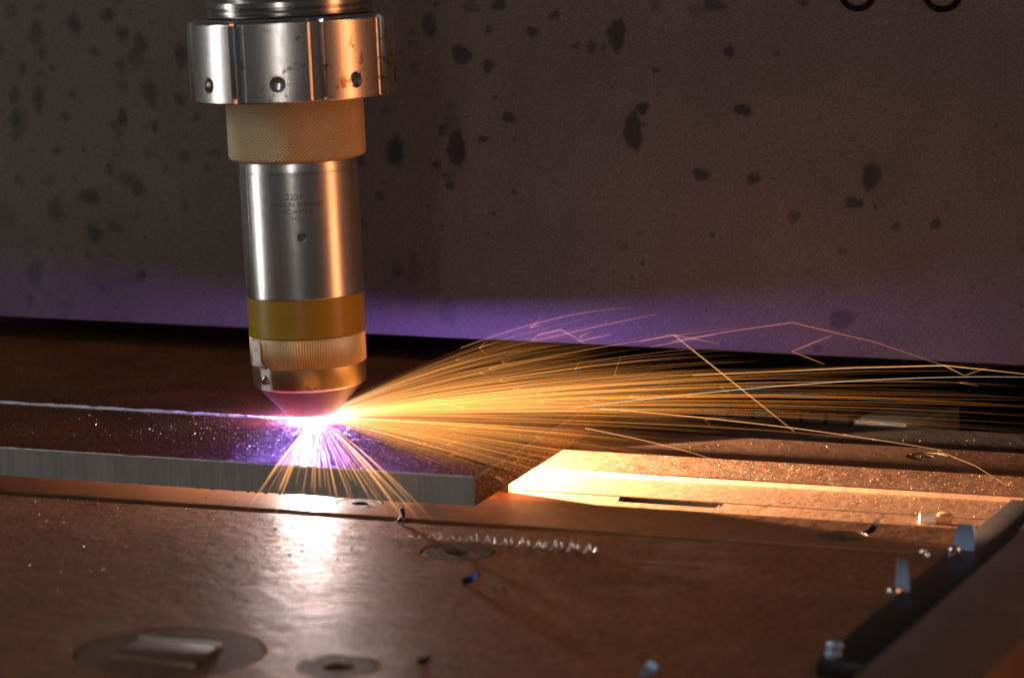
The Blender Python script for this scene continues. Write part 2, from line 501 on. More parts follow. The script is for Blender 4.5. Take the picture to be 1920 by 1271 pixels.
vv = np.stack([X, Yv, Z], -1).reshape(-1, 3) * MM
idx = np.arange(H * Wd).reshape(H, Wd)
q = np.stack([idx[:-1, :-1], idx[:-1, 1:], idx[1:, 1:], idx[1:, :-1]], -1).reshape(-1, 4)
me = bpy.data.meshes.new('panel_face')
me.from_pydata(vv.tolist(), [], q.tolist())
at = me.attributes.new('stain', 'FLOAT', 'POINT')
at.data.foreach_set('value', st_.reshape(-1).astype(np.float32))
me.update()
link('face_sheet', me, M['panel'], housing, angle=None)
link('sheet_edge', box('sheet_edge', PX0, PX1, 0.75, 5, PZ0, PZ1), M['raildark'], housing, angle=None)
link('blackout_shell', join_meshes('shell', [box('a', PX0, PX1, 260, 266, -40, PZ1), box('b', PX0, PX0 + 5, 5.5, 260, 60, PZ1), box('c', PX1 - 5, PX1, 5.5, 260, -12, PZ1),
                                         box('d', PX0, PX1, 5.5, 260, PZ1, PZ1 + 5)]), M['dark'], housing, angle=None)  # unseen box added to keep world light out of the gap
for (cx, cz, R) in ((196.2, 193.9, 8.6), (233.6, 194.7, 9.3)):
    rg = link('gap_ring', lathe('ring', [(R - 2.6, -0.2), (R - 2.3, .3), (R - .3, .3), (R, -0.2)], 48, close=False), M['black'], housing, (cx, -0.15, cz), (PI / 2, 0, 0))  # black ring laid on in place of the dark gap round the plug
    link('plug', lathe('plug', [(0, .45), (R - 3.0, .45), (R - 2.65, -.2)], 40, close=False), M['panel'], housing, (cx, -0.15, cz), (PI / 2, 0, 0))

# ------------------------------------------------------------------ table and bed
TX0, TX1 = -420.0, 292.0


def well(cx, cy, r, z, d):
    m = lathe('well', [(r, z - d), (r, z + 3)], 64)
    return moved(m, Matrix.Translation((cx * MM, cy * MM, 0)))


inserts = [(106.5, -131.0, 14.0), (63.7, -293.0, 31.0), (121.9, -293.6, 13.3)]
me = cut(box('t', TX0, 420, -560, -84.6, -14, -0.6, 0.25, 1), [well(x, y, r, -0.6, 6.0) for x, y, r in inserts])
table = link('table_top', me, M['table'], angle=20)
tag(table, kind='structure')


def disc_insert(name, r, hole, mat_, parent, loc, top=-0.15):
    o = link(name, lathe(name, [(hole, top - 5.4), (hole, top - .5), (hole + .5, top), (r - 1.1, top), (r - .8, top - .3), (r - .8, top - 5.4)], 72, close=True), mat_, parent, loc)
    return o


for i, (x, y, r) in enumerate(inserts):
    if i == 1:
        t = empty('round_insert', (x, y, -6.4))
        tag(t, 'large round insert let into the table, carrying a rectangular brass key', 'insert')
        disc_insert('disc', r, 1.2, M['insert'], t, (0, 0, 5.93))
        link('key', prism('key', [(-15.0, 8.0), (14.0, 8.5), (15.6, -15.0), (-14.0, -12.5)], 5.45, 6.9, 'z', .4), M['insert'], t)
        link('key_rear_edge', prism('kr', [(-15.2, 8.2), (14.0, 8.7), (14.2, 11.0), (-15.2, 10.4)], 5.45, 7.6, 'z', .6), M['tin'], t)
        link('key_front_edge', prism('kf', [(-14.2, -12.7), (15.6, -15.2), (15.6, -16.8), (-14.2, -14.2)], 5.45, 7.2, 'z', .5), M['keybrass'], t)
    else:
        t = empty('round_insert', (x, y, -6.4))
        tag(t, 'small round table insert with dark centre hole, ' + ('beside the curly swarf' if i == 0 else 'next to the large insert with brass key'), 'insert')
        disc_insert('disc', r, 4.6, M['insert'], t, (0, 0, 5.93))
        link('hole_floor', lathe('f', [(0, 0), (4.5, 0), (4.5, .3), (0, .3)], 32), M['black'], t, (0, 0, 1.5))


def bar_with_screws(name, label, y0, y1, z0, z1, mat_, screws, bev, r=9.6, x1=TX1):
    t = empty(name, (0, 0, z0))
    tag(t, label, 'bar')
    b = box('b', TX0, x1, y0, y1, 0, z1 - z0, bev, 2)
    if screws:
        b = cut(b, [well(x, y, r, z1 - z0, 4.0) for x, y in screws])
    link('bar', b, mat_, t, angle=20)
    for x, y in screws:
        s = link('screw', lathe('s', [(2.9, -3.5), (2.9, -.5), (3.3, -.1), (r - .6, -.1), (r - .25, -.4), (r - .25, -3.9)], 64), M['insert'], t, (x, y, z1 - z0))
        link('hex_recess', lathe('h', [(0, 0), (2.8, 0), (2.8, .3), (0, .3)], 6), M['black'], s, (0, 0, -3.2))
    return t


bar_with_screws('support_bar', 'copper-brown flat bar with countersunk screws, just under the plate front edge', -84.0, -39.5, -14, 0.0, M['bar'], [(43.0, -64.2), (237.3, -66.1)], 0.3)
# trough: floor with a milled slot, ledge, dusty bed in two levels
tr = empty('trough', (0, 0, -14))
tag(tr, 'sunken copper trough floor with a dark milled slot, along the bed bar', 'trough')
sp = [(133.5, -4.2), (177.0, -4.2), (177.4, -9.6), (176.4, -11.0), (174.5, -11.6), (138.0, -11.6), (136.0, -11.0), (134.8, -9.6)]
fl = cut(box('fl', TX0, TX1, -39.4, -6.42, 0, 10.6), [prism('sl', [(a + .2, b - 2.4 if b > -5 else b - 4.6) for a, b in sp], 1.5, 20)])
link('floor_strip', fl, M['bed'], tr, angle=20)
bm = bmesh.new()
bmesh.ops.create_grid(bm, x_segments=60, y_segments=14, size=0.5)
for q in bm.verts:
    x, y = 155.5 + q.co.x * 46, -12.4 + q.co.y * 12
    q.co = Vector((x, y, 3.2 + 1.3 * math.sin(x * 1.7 + y) * math.sin(y * 1.3 + x * .6) + random.Random(int(x * 91 + y * 37)).uniform(0, 1.3))) * MM
me = bpy.data.meshes.new('slot_dross')
bm.to_mesh(me)
bm.free()
link('slot_shade_walls', join_meshes('ln', [box('l', 134.4, 176.6, -7.6, -6.75, 2, 10.3), box('l', 134.6, 135.6, -13.5, -7.7, 2, 10.2), box('l', 175.4, 176.4, -13.5, -7.7, 2, 10.2)]), M['dross'], tr)  # dark walls added so the slot looks shaded inside
link('light_blocker', box('df', -300, 88, -12, -10.8, 10.2, 20.0, .3), M['cutedge'], tr)  # strip added under the plate only to block lamp light towards the front
link('slot_dross', me, M['dross'], tr, angle=80)
link('ledge', box('ledge', TX0, TX1, -6.4, 28.9, 0, 10.8, 0.25, 2), M['bed'], tr, angle=20)
# bed bar, front level lower than rear level
bed = empty('bed_bar', (0, 0, -14))
tag(bed, 'wide dusty copper bed bar in two levels with pen marks, behind the trough', 'bar')
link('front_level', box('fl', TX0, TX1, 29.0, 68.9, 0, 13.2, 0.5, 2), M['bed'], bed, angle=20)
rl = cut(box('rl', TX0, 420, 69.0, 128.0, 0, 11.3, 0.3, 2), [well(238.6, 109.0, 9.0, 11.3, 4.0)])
link('rear_level', rl, M['bed_shade'], bed, angle=20)
link('light_blocker', box('df', -300, 82, 72, 73.5, 11.2, 21.6, .3), M['cutedge'], bed)  # hidden strip added to keep the under-plate light off the rear cavity
s = link('screw', lathe('s', [(2.6, -3.5), (2.6, -.5), (3.0, -.1), (8.4, -.1), (8.75, -.4), (8.75, -3.9)], 64), M['insert'], bed, (238.6, 109.0, 11.3))
link('hex_recess', lathe('h', [(0, 0), (2.5, 0), (2.5, .3), (0, .3)], 6), M['black'], s, (0, 0, -3.2))
for (x, y, L, a) in ((112, 93, 7, .25), (117, 92, 7, .25), (126, 90.5, 9, .05), (133, 91, 8, .15), (142, 88, 9, .95), (146, 88.5, 9, .95), (151, 89, 10, .9)):
    link('pen_stroke', box('p', -L / 2, L / 2, -.45, .45, 0, .05), M['pen'], bed, (x - 3.5, y + 15.0, 11.305), (0, 0, a), angle=None)
cs = empty('rear_strip', (0, 0, -14))
tag(cs, 'dark dusty steel strip running under the housing panel edge', 'bar')
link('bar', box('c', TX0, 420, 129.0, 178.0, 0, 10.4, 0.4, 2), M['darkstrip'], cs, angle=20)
fl = link('cavity_floor', box('f', TX0, 420, 178.2, 440, -60, -19), M['dark'], angle=None)
tag(fl, kind='structure')
base = link('machine_base', box('f', TX0, 420, -560, 178, -60, -14.05), M['dark'], angle=None)
tag(base, kind='structure')

# things in the dark gap under the panel
bb = empty('beige_block', (-4, 19, -19))
tag(bb, 'beige stop block in the dark gap below the housing panel', 'block')
link('body', prism('b', [(196, 163), (221, 161), (237, 212), (207, 212)], 0, 17.0, 'z', .6), M['beige'], bb)
link('foot', prism('b', [(196.5, 160.2), (220.5, 160.2), (222, 170), (197, 170)], 0, 13.0, 'z', .4), M['beige'], bb)
for i in range(6):
    x = 128 + i * 11.6
    t = empty('feed_tooth', (x - 4, 216, -19))
    tag(t, 'brown notched feed tooth in the row beside the beige stop block', 'tooth', 'feed teeth in the gap under the panel')
    link('body', prism('b', [(-5.2, -20), (5.2, -20), (5.2, 8), (-5.2, 8)], 0, 15.8, 'z', .4), M['tooth'], t)
    link('rounded_tip', moved(lathe('c', [(0, 0), (3.2, 0), (3.2, 2), (0, 2)], 24), Matrix.Translation((0, -15 * MM, 14.2 * MM))), M['black'], t)

# small things at the trough's right end
t = empty('locating_pin', (261, -18.5, -3.8))
tag(t, 'white polished pin end lying at the right end of the trough', 'pin')
link('shank', moved(lathe('p', [(0, -3), (1.7, -3), (2.0, -2.6), (2.0, 3.6), (1.7, 4), (0, 4)], 32), Matrix.Translation((0, 0, 2.0 * MM)) @ Matrix.Rotation(PI / 2, 4, 'Y')), M['ceramic'], t)
link('head', moved(lathe('p', [(0, 4.1), (2.2, 4.1), (2.5, 5), (2.5, 9), (2.0, 9.6), (0, 9.6)], 32), Matrix.Translation((0, 0, 2.5 * MM)) @ Matrix.Rotation(PI / 2, 4, 'Y')), M['bed'], t)

# ------------------------------------------------------------------ steel plate being cut
plate = empty('steel_plate', (0, 0, 8.0))
tag(plate, 'thick dark mill-scaled steel plate with a fresh bright kerf, under the torch', 'plate')
PT = 11.3
kw = 1.1
pts = [(-420, -91.9), (100.1, -91.9), (100.1, 250), (-420, 250), (-420, kw), (-.4, kw), (.6, .7), (1.1, 0), (.6, -.7), (-.4, -kw), (-420, -kw)]
me = prism('slab', pts, 0, PT)
bm = bmesh.new()
bm.from_mesh(me)
top = [e for e in bm.edges if len(e.link_faces) == 2 and abs(e.calc_face_angle() - PI / 2) < .2 and all(abs(q.co.z - PT * MM) < 1e-6 for q in e.verts)]
bmesh.ops.bevel(bm, geom=top, offset=.35 * MM, segments=2, affect='EDGES', profile=.5)
for f_ in bm.faces:
    f_.material_index = 0 if abs(f_.normal.z) > .9 or f_.normal.x > .9 else 1
bm.to_mesh(me)
bm.free()
link('slab', me, [M['scale'], M['cutedge']], plate, angle=20)


def ridge(xs_, y0, width, h, seed, z):
    """irregular ridge of dross along x"""
    rg_ = np.random.default_rng(seed)
    v, f = [], []
    prof = [(-.5, -.1), (-.35, .55), (0, 1.0), (.35, .6), (.5, -.1)]
    n = len(prof)
    wob = np.convolve(rg_.uniform(.4, 1.6, len(xs_) + 8), np.ones(6) / 6, 'valid')
    hb = np.convolve(rg_.uniform(.2, 1.8, len(xs_) + 8), np.ones(5) / 5, 'valid')
    for i, x in enumerate(xs_):
        for (a, b) in prof:
            v.append((x, y0 + a * width * wob[i] + rg_.uniform(-.06, .06), z + b * h * hb[i]))
    for i in range(len(xs_) - 1):
        for j in range(n - 1):
            f.append((i * n + j, (i + 1) * n + j, (i + 1) * n + j + 1, i * n + j + 1))
    return fix(mesh('ridge', v, f))


xs_ = np.arange(-419, -3, .8)
link('kerf_lip', ridge(xs_, 1.8, 1.7, .5, 3, PT), M['lip'], plate, angle=60)
link('kerf_lip', ridge(xs_, -1.55, 0.9, .35, 4, PT), M['lip'], plate, angle=60)
link('edge_burr', ridge(np.arange(-419, 99.5, .9), -91.75, .5, .28, 5, PT), M['lip'], plate, angle=60)
# dross beads hanging at the lower front edge
rg_ = random.Random(11)
parts = []
for i in range(80):
    x = rg_.uniform(-300, 99)
    s_ = rg_.choice((.3, .35, .45, .6)) * rg_.uniform(.7, 1.2)
    m = bmesh.new()
    bmesh.ops.create_icosphere(m, subdivisions=1, radius=1)
    for q in m.verts:
        q.co = Vector((x + q.co.x * s_ * rg_.uniform(.8, 2.0), -91.5 + q.co.y * s_ * .8, -.05 + q.co.z * s_ * .7)) * MM
    e = bpy.data.meshes.new('d')
    m.to_mesh(e)
    m.free()
    parts.append(e)
o = link('dross_beads', join_meshes('dross', parts), M['chip'], plate, angle=60)
o['kind'] = 'stuff'
for (x, y, w) in ((56.0, -19.0, 13.0), (-190.0, 60.0, 14.0), (60.0, 100.0, 14.0)):
    t = empty('support_post', (x, y, -4.0))
    tag(t, 'short steel post holding the plate up over the bed', 'post', 'posts under the plate')
    z0 = {56.0: .6, -190.0: 3.2, 60.0: 1.3}[x]
    link('post', box('p', -4, 4, -w / 2, w / 2, z0, 12.0, .4), M['cutedge'], t)

# ------------------------------------------------------------------ plasma torch
torch = empty('plasma_torch', (-2.4, 0, 22.4), (0, math.radians(-2.6), 0))
tag(torch, 'upright plasma cutting torch of steel, brass and amber rings with glowing tip', 'torch')
FRONT = math.radians(-90 + 17.7)      # side that faces the photographer


def flute(a, r, z):
    if r < 41.0:
        return r
    t = ((a - FRONT - math.radians(18.0) + PI / 8 * 17) % (PI / 4)) - PI / 8
    d = abs(t) * r
    return r - 2.3 * max(0.0, min(1.0, (3.4 - d) / 1.1))


z0, z1 = 132.8, 166.0
prof = [(34.5, z1 + .2), (35.0, z1 - .4), (41.2, z1 - .4), (42.3, z1 - 1.4), (42.5, z1 - 2), (42.5, z0 + .5), (42.1, z0), (26, z0), (26, z1 - 4), (34.5, z1 - 4)]
v, f = [], []
seg = 720
col_me = lathe('collar', prof + [prof[0]], seg, flute, close=False)
drills = []
for i in range(8):
    a = FRONT + math.radians(-4.3 + 45 * i)
    d = lathe('drill', [(0, 0), (3.3, 2.0), (3.3, 12), (0, 12)], 32)
    d.transform(Matrix.Rotation(PI / 2, 4, 'Y'))
    d.transform(Matrix.Translation((37.2 * MM, 0, (z0 + 7.6) * MM)))
    d.transform(Matrix.Rotation(a, 4, 'Z'))
    drills.append(d)
col_me = cut(col_me, drills)
link('collar', col_me, M['collar'], torch, angle=28)
# polished neck above the collar
link('neck', lathe('neck', [(30, 164), (33.6, 164), (33.8, 166.2), (34.1, 166.8), (33.7, 167.4), (33.4, 167.7), (34.2, 168.3), (34.3, 169.2), (33.7, 169.8), (33.5, 170.1), (34.3, 170.8), (34.2, 172.6),
                            (33.4, 173.8), (32.4, 174.4), (31.9, 175.6), (32.0, 178.5), (32.6, 179.4), (32.6, 240)], 128), M['polished'], torch)
link('upper_sleeve', lathe('us', [(33.0, 180.3), (33.6, 180.8), (33.6, 240)], 96), M['nozzle'], torch)
# knurled sleeve
link('knurled_sleeve', lathe('ks', [(24, 132.75), (28.2, 132.75), (28.5, 132.2), (28.5, 109.8), (28.1, 108.6), (27.2, 107.8), (25.8, 107.5), (24, 107.5)], 160), M['knurl'], torch)


# silver barrel with seam and drilled hole
def seam(a, r, z):
    t = (a - (FRONT + math.radians(-57)) + PI) % (2 * PI) - PI
    d = abs(t) * 24.6
    return r - (.22 if (d < .32 or 1.0 < d < 1.25) and r > 24.3 else 0)


bar_me = lathe('barrel', [(20, 107.4), (24.25, 107.4), (24.45, 107.0), (24.45, 103.2), (24.1, 103.0), (24.1, 102.6), (24.6, 102.4), (24.6, 51.2), (24.3, 50.8), (20, 50.8), (20, 107.4)], 640, seam, close=False)
ha = FRONT + math.radians(4.0)
HZ = 76.8
d = lathe('drill', [(0, 0), (2.0, 0), (2.0, 9), (0, 9)], 40)
d.transform(Matrix.Rotation(PI / 2, 4, 'Y'))
d.transform(Matrix.Translation((23.0 * MM, 0, HZ * MM)))
d.transform(Matrix.Rotation(ha, 4, 'Z'))
barrel = link('barrel', cut(bar_me, [d]), M['steel'], torch, angle=28)
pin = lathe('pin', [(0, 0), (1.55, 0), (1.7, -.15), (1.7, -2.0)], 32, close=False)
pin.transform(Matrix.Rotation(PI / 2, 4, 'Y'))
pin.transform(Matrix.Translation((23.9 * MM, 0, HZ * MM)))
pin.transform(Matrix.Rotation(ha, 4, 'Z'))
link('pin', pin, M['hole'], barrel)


def engraving(text, z, size, ang):
    cu = bpy.data.curves.new('t', 'FONT')
    cu.body = text
    cu.size = size
    cu.align_x = 'CENTER'
    cu.align_y = 'CENTER'
    cu.space_character = 1.12
    to = bpy.data.objects.new('t', cu)
    COL.objects.link(to)
    bpy.context.view_layer.update()
    me = bpy.data.meshes.new_from_object(to.evaluated_get(bpy.context.evaluated_depsgraph_get()))
    bpy.data.objects.remove(to)
    bm = bmesh.new()
    bm.from_mesh(me)
    bmesh.ops.subdivide_edges(bm, edges=[e for e in bm.edges if e.calc_length() > .5], cuts=2)
    for q in bm.verts:
        th = ang + q.co.x * .86 / 24.63
        q.co = Vector((24.63 * math.cos(th), 24.63 * math.sin(th), z + q.co.y)) * MM
    bm.to_mesh(me)
    bm.free()
    me.materials.clear()
    link('engraving', me, M['engrave'], barrel, angle=None)


engraving('2201.', 93.4, 3.6, FRONT + math.radians(-.5))
engraving('MADE IN GERMANY', 90.3, 2.6, FRONT + math.radians(1.5))
engraving('IEC 60974-7', 87.4, 2.5, FRONT + math.radians(1.0))
engraving('3420', 84.5, 2.3, FRONT + math.radians(0.0))

link('insulator_ring', lathe('ir', [(20, 50.75), (24.2, 50.75), (24.45, 50.5), (24.45, 34.9), (24.2, 34.6), (20, 34.6)], 128), M['amber'], torch)


def ribs(a, r, z):
    if r < 23.9:
        return r
    return r - .42 * (0.5 + 0.5 * math.cos(a * 140)) ** .8


link('ribbed_ring', lathe('rr', [(20, 34.5), (23.9, 34.5), (24.3, 34.1), (24.3, 22.7), (23.9, 22.3), (20, 22.3)], 1680, ribs), M['rib_brass'], torch, angle=60)
link('brass_ring', lathe('br', [(18, 22.25), (23.6, 22.25), (23.85, 22.0), (23.6, 14.6), (23.0, 13.2), (21.4, 12.0), (18, 12.0)], 128), M['brass'], torch)
link('nozzle', lathe('nz', [(18.0, 12.3), (21.3, 12.15), (21.2, 11.6), (11.6, 1.3), (10.8, .3), (10.0, 0), (1.6, 0), (1.3, 3.0), (0, 3.0)], 128, close=False), M['nozzle'], torch)

# terminal tab screwed to the brass ring
ta = FRONT + math.radians(-47)
tm = Matrix.Rotation(ta, 4, 'Z')


def local(me, x, y, z):
    """local frame on the ring: x outward, y along the ring, z up"""
    me.transform(tm @ Matrix.Translation((x * MM, y * MM, z * MM)))
    return me


foot = local(box('f', -.9, .35, -3.0, 3.0, -4.6, 4.6, .15), 23.9, 1.0, 17.7)
bend = local(prism('b', [(-.2, 0), (.6, 0), (2.9, 2.2), (2.9, 3.0), (2.2, 3.0), (-.2, .8)], -1.1, 1.1, 'y'), 23.9, .6, 22.0)
sh = local(box('s', 0, .8, -3.1, 2.7, 0, 1.6, .12), 26.0, -.9, 23.7)
tabm = local(prism('t', [(-2.4, 0), (2.4, 0), (2.4, 8.6), (1.9, 9.4), (-1.9, 9.4), (-2.4, 8.6)], 0, .8, 'x', .1), 26.0, -1.1, 24.8)
term = link('terminal_tab', join_meshes('term', [foot, bend, sh, tabm]), M['tin'], torch, angle=20)
dm = lathe('dm', [(0, -.35), (.55, -.1), (.75, .12), (.95, .02)], 24, close=False)
dm.transform(Matrix.Rotation(PI / 2, 4, 'Y'))
link('dimple', local(dm, 26.83, -1.0, 30.6), M['screw'], term)
hd = lathe('hd', [(2.0, 0), (2.05, .5), (1.75, 1.2), (1.1, 1.6), (0, 1.75)], 32, close=False)
cr = [box('c', -.3, .3, -1.4, 1.4, 1.1, 3), box('c', -1.4, 1.4, -.3, .3, 1.1, 3.01)]
hd = cut(fix(join_meshes('h', [hd, lathe('x', [(0, 0), (2.0, 0)], 32, close=False)])), cr[:1])
hd.transform(Matrix.Rotation(PI / 2, 4, 'Y') @ Matrix.Rotation(.6, 4, 'Z'))
link('screw', local(hd, 24.2, 1.0, 17.6), M['screw'], term, angle=25)

# ------------------------------------------------------------------ arc, luminous gas and imitated lens bloom
k = NT('plasma_arc_emission')
k.t.nodes.remove(k.b)
em = k.n('Emission', ins={'Color': (0.93, 0.86, 1.0, 1), 'Strength': 60.0})
tp = k.n('BsdfTransparent')
ad = k.n('AddShader')
k.t.links.new(em.outputs[0], ad.inputs[0])
k.t.links.new(tp.outputs[0], ad.inputs[1])
k.t.links.new(ad.outputs[0], k.out.inputs[0])
k.m.cycles.emission_sampling = 'NONE'
arc = link('plasma_arc', lathe('arc', [(0, 22.6), (1.0, 22.5), (1.5, 21.2), (1.25, 19.6), (.95, 19.0), (.7, 10), (.55, 6.5), (0, 5.6)], 24, close=False), k.m)
tag(arc, 'white-hot plasma arc column between torch nozzle and steel plate', 'plasma arc')

k = NT('gas_and_bloom')
k.t.nodes.remove(k.b)
tc = k.n('TexCoord').outputs['Object']
ln = k.n('VectorMath', operation='LENGTH', ins={0: k.n('Mapping', ins={'Vector': tc, 'Scale': (0.75, 0.75, 1.35)}).outputs[0]}).outputs['Value']
d = k.math('DIVIDE', ln, 0.021)
fall = k.math('POWER', k.math('SUBTRACT', 1.0, d, clamp=True), 3.2)
core = k.math('POWER', k.math('SUBTRACT', 1.0, k.math('DIVIDE', ln, 0.0105), clamp=True), 2.0)
e1 = k.n('Emission', ins={'Color': (0.55, 0.30, 1.0, 1), 'Strength': k.math('MULTIPLY', fall, 110.0)})
e2 = k.n('Emission', ins={'Color': (1.0, 0.90, 1.0, 1), 'Strength': k.math('MULTIPLY', core, 1100.0)})
ad = k.n('AddShader')
k.t.links.new(e1.outputs[0], ad.inputs[0])
k.t.links.new(e2.outputs[0], ad.inputs[1])
k.t.links.new(ad.outputs[0], k.out.inputs['Volume'])
m = bmesh.new()
bmesh.ops.create_icosphere(m, subdivisions=3, radius=.03)
for q in m.verts:
    q.co.z *= .55
me = bpy.data.meshes.new('gas')
m.to_mesh(me)
m.free()
gas = link('plasma_glow', me, k.m, loc=(0.5, -1.5, 20.2), angle=None)  # glow volume also imitates lens bloom and scatter round the arc
tag(gas, 'violet glowing gas and lens bloom around the torch tip', 'glow', kind='stuff')

# ------------------------------------------------------------------ sparks
k = NT('incandescent_spark')
k.t.nodes.remove(k.b)
hc = k.n('Attribute', attribute_name='glow_tint').outputs['Color']
em = k.n('Emission', ins={'Color': hc, 'Strength': 1.0})
tp = k.n('BsdfTransparent')
ad = k.n('AddShader')
k.t.links.new(em.outputs[0], ad.inputs[0])
k.t.links.new(tp.outputs[0], ad.inputs[1])
k.t.links.new(ad.outputs[0], k.out.inputs[0])
k.m.cycles.emission_sampling = 'NONE'
M['spark'] = k.m
HOT, WARM, COOL = np.array((1.0, .55, .26)), np.array((1.0, .385, .085)), np.array((.95, .32, .06))


def spark_mesh(name, lines):
    """lines: list of (pts (n,3) mm, radius (n,), colour (n,3))"""
    V, F, Cc, off = [], [], [], 0
    for pts, rad, colr in lines:
        v, f = tube(pts, rad, 3, False)
        V.append(v)
        F += [tuple(i + off for i in t) for t in f]
        Cc.append(np.repeat(colr, 3, axis=0))
        off += len(v)
    V = np.concatenate(V) * MM
    Cc = np.concatenate(Cc)
    me = bpy.data.meshes.new(name)
    me.from_pydata(V.tolist(), [], F)
    a = me.attributes.new('glow_tint', 'FLOAT_COLOR', 'POINT')
    a.data.foreach_set('color', np.concatenate([Cc, np.ones((len(Cc), 1))], 1).astype(np.float32).reshape(-1))
    me.update()
    return me


rs = np.random.default_rng(21)


def ground(x, y):
    return 19.5 if (x < 100 and y > -91.9) else 0.3


def shot(slope, phi, kk, L, r0, bright, n=9, z0=20.6, start=0.0):
    """ballistic streak leaving the arc; slope = rise over run, kk = droop per mm"""
    d = np.array((math.cos(phi), math.sin(phi)))
    s = np.linspace(start, start + L, n)
    j = rs.normal(0, 1.1, 2)
    w_ = rs.normal(0, .35) * np.sin(s / rs.uniform(25, 60))
    pts = np.stack([d[0] * s + j[0], d[1] * s + j[1] + w_, z0 + rs.uniform(0, .8) + slope * s - kk * s * s + .5 * w_], -1)
    keep = n
    for i in range(1, n):
        if pts[i, 2] < ground(pts[i, 0], pts[i, 1]) or pts[i, 1] > 152:
            keep = i
            break
    if keep < 3:
        return None
    pts, s = pts[:keep], s[:keep]
    t = (s - s[0]) / max(L, 1)
    q = s / 300.0
    colr = np.where(q[:, None] < .12, HOT + (WARM - HOT) * np.clip(q / .12, 0, 1)[:, None], WARM + (COOL - WARM) * np.clip((q - .12) / .9, 0, 1)[:, None])
    b = bright * (1 - t ** 1.4) * np.clip(.018 + .5 * (s / 190.0) ** 2, 0, .33)
    return pts, r0 * (1 - .45 * t), colr * b[:, None]


lines = []
while len(lines) < 2100:        # main jet blown along the cut direction
    u = rs.random()
    phi = rs.normal(4, 12) * PI / 180
    if u < .48:          # short, wide fan near the tip
        sl = rs.uniform(.02, .54)
        kk = .0001 + rs.uniform(.0014, .0034) * sl
        L = rs.uniform(40, 135) * (1.15 - .4 * sl)
    elif u < .72:
        sl = rs.normal(.16, .065)
        kk = .00008 + .0019 * abs(sl) * rs.uniform(.8, 1.3)
        L = rs.uniform(75, 190)
    elif u < .765:
        sl = rs.normal(.115, .03)
        kk = .00006 + .0016 * abs(sl) * rs.uniform(.8, 1.2)
        L = rs.uniform(120, 320)
    else:
        phi = rs.uniform(-44, 0) * PI / 180
        sl = rs.uniform(.0, .06)
        kk = rs.uniform(.0001, .0003)
        L = rs.uniform(60, 170)
    if sl < .004:
        continue
    l = shot(sl, phi, kk, L, rs.choice((.05, .075, .11, .17), p=(.35, .35, .22, .08)), (rs.uniform(.3, 1.15) ** 2 * 3.1 if rs.random() < .93 else 5.5))
    if l:
        lines.append(l)
# low skimming sheet over the plate towards its right-hand edge
for i in range(420):
    phi = rs.uniform(-42, -2) * PI / 180
    l = shot(rs.uniform(.004, .05), phi, rs.uniform(.00004, .0002), rs.uniform(70, 165), rs.choice((.05, .075, .11)), rs.uniform(.4, 1.3) ** 2 * 1.3)
    if l:
        lines.append(l)
# small forked bursts where droplets break up
for i in rs.choice(len(lines), 45, replace=False):
    p_, _, c_ = lines[i]
    e_ = p_[-2]
    if e_[0] < 60:
        continue
    for b_ in range(rs.integers(2, 5)):
        dv = (p_[-1] - p_[-3]) / (np.linalg.norm(p_[-1] - p_[-3]) + 1e-9) + rs.normal(0, .45, 3)
        ln = rs.uniform(2, 11)
        tt_ = np.linspace(0, 1, 4)
        br = e_[None, :] + dv[None, :] * (tt_ * ln)[:, None] - np.array((0, 0, 1.0))[None, :] * (tt_ ** 2 * ln * .12)[:, None]
        if br[-1, 1] < 152 and br[-1, 2] > ground(br[-1, 0], br[-1, 1]):
            lines.append((br, np.full(4, .07), (WARM * rs.uniform(.2, .6))[None, :] * (1 - tt_ * .9)[:, None]))
o = link('spark_jet', spark_mesh('spark_jet', lines), M['spark'], angle=None)
tag(o, 'dense orange jet of fine sparks blown sideways from the torch tip', 'sparks', kind='stuff')

# sparks tumbling over the front edge of the plate, one by one
for i in range(58):
    xe = rs.uniform(32, 106)
    phi = math.atan2(-150, xe)
    D = 92.0 / -math.sin(phi)
    L = D * rs.uniform(1.05, 1.72)
    sl = rs.uniform(.012, .05)
    kk = (sl * D + .5) / D ** 2
    s = np.linspace(D * rs.uniform(.10, .4), L, 12)
    z = 20.6 + sl * s - kk * s * s
    pts = np.stack([math.cos(phi) * s, math.sin(phi) * s, z], -1)
    t = np.linspace(0, 1, 12)
    b = rs.uniform(.3, .9) * np.sin(PI * (.06 + .88 * t)) ** .8
    colr = (HOT * .2 + WARM * .8)[None, :] * b[:, None]
    o = link('spark', spark_mesh('spark', [(pts, np.full(12, rs.uniform(.08, .17)), colr)]), M['spark'], angle=None)
    tag(o, 'orange spark streak spilling over the front edge of the plate', 'spark', 'sparks spilling over the plate front edge')

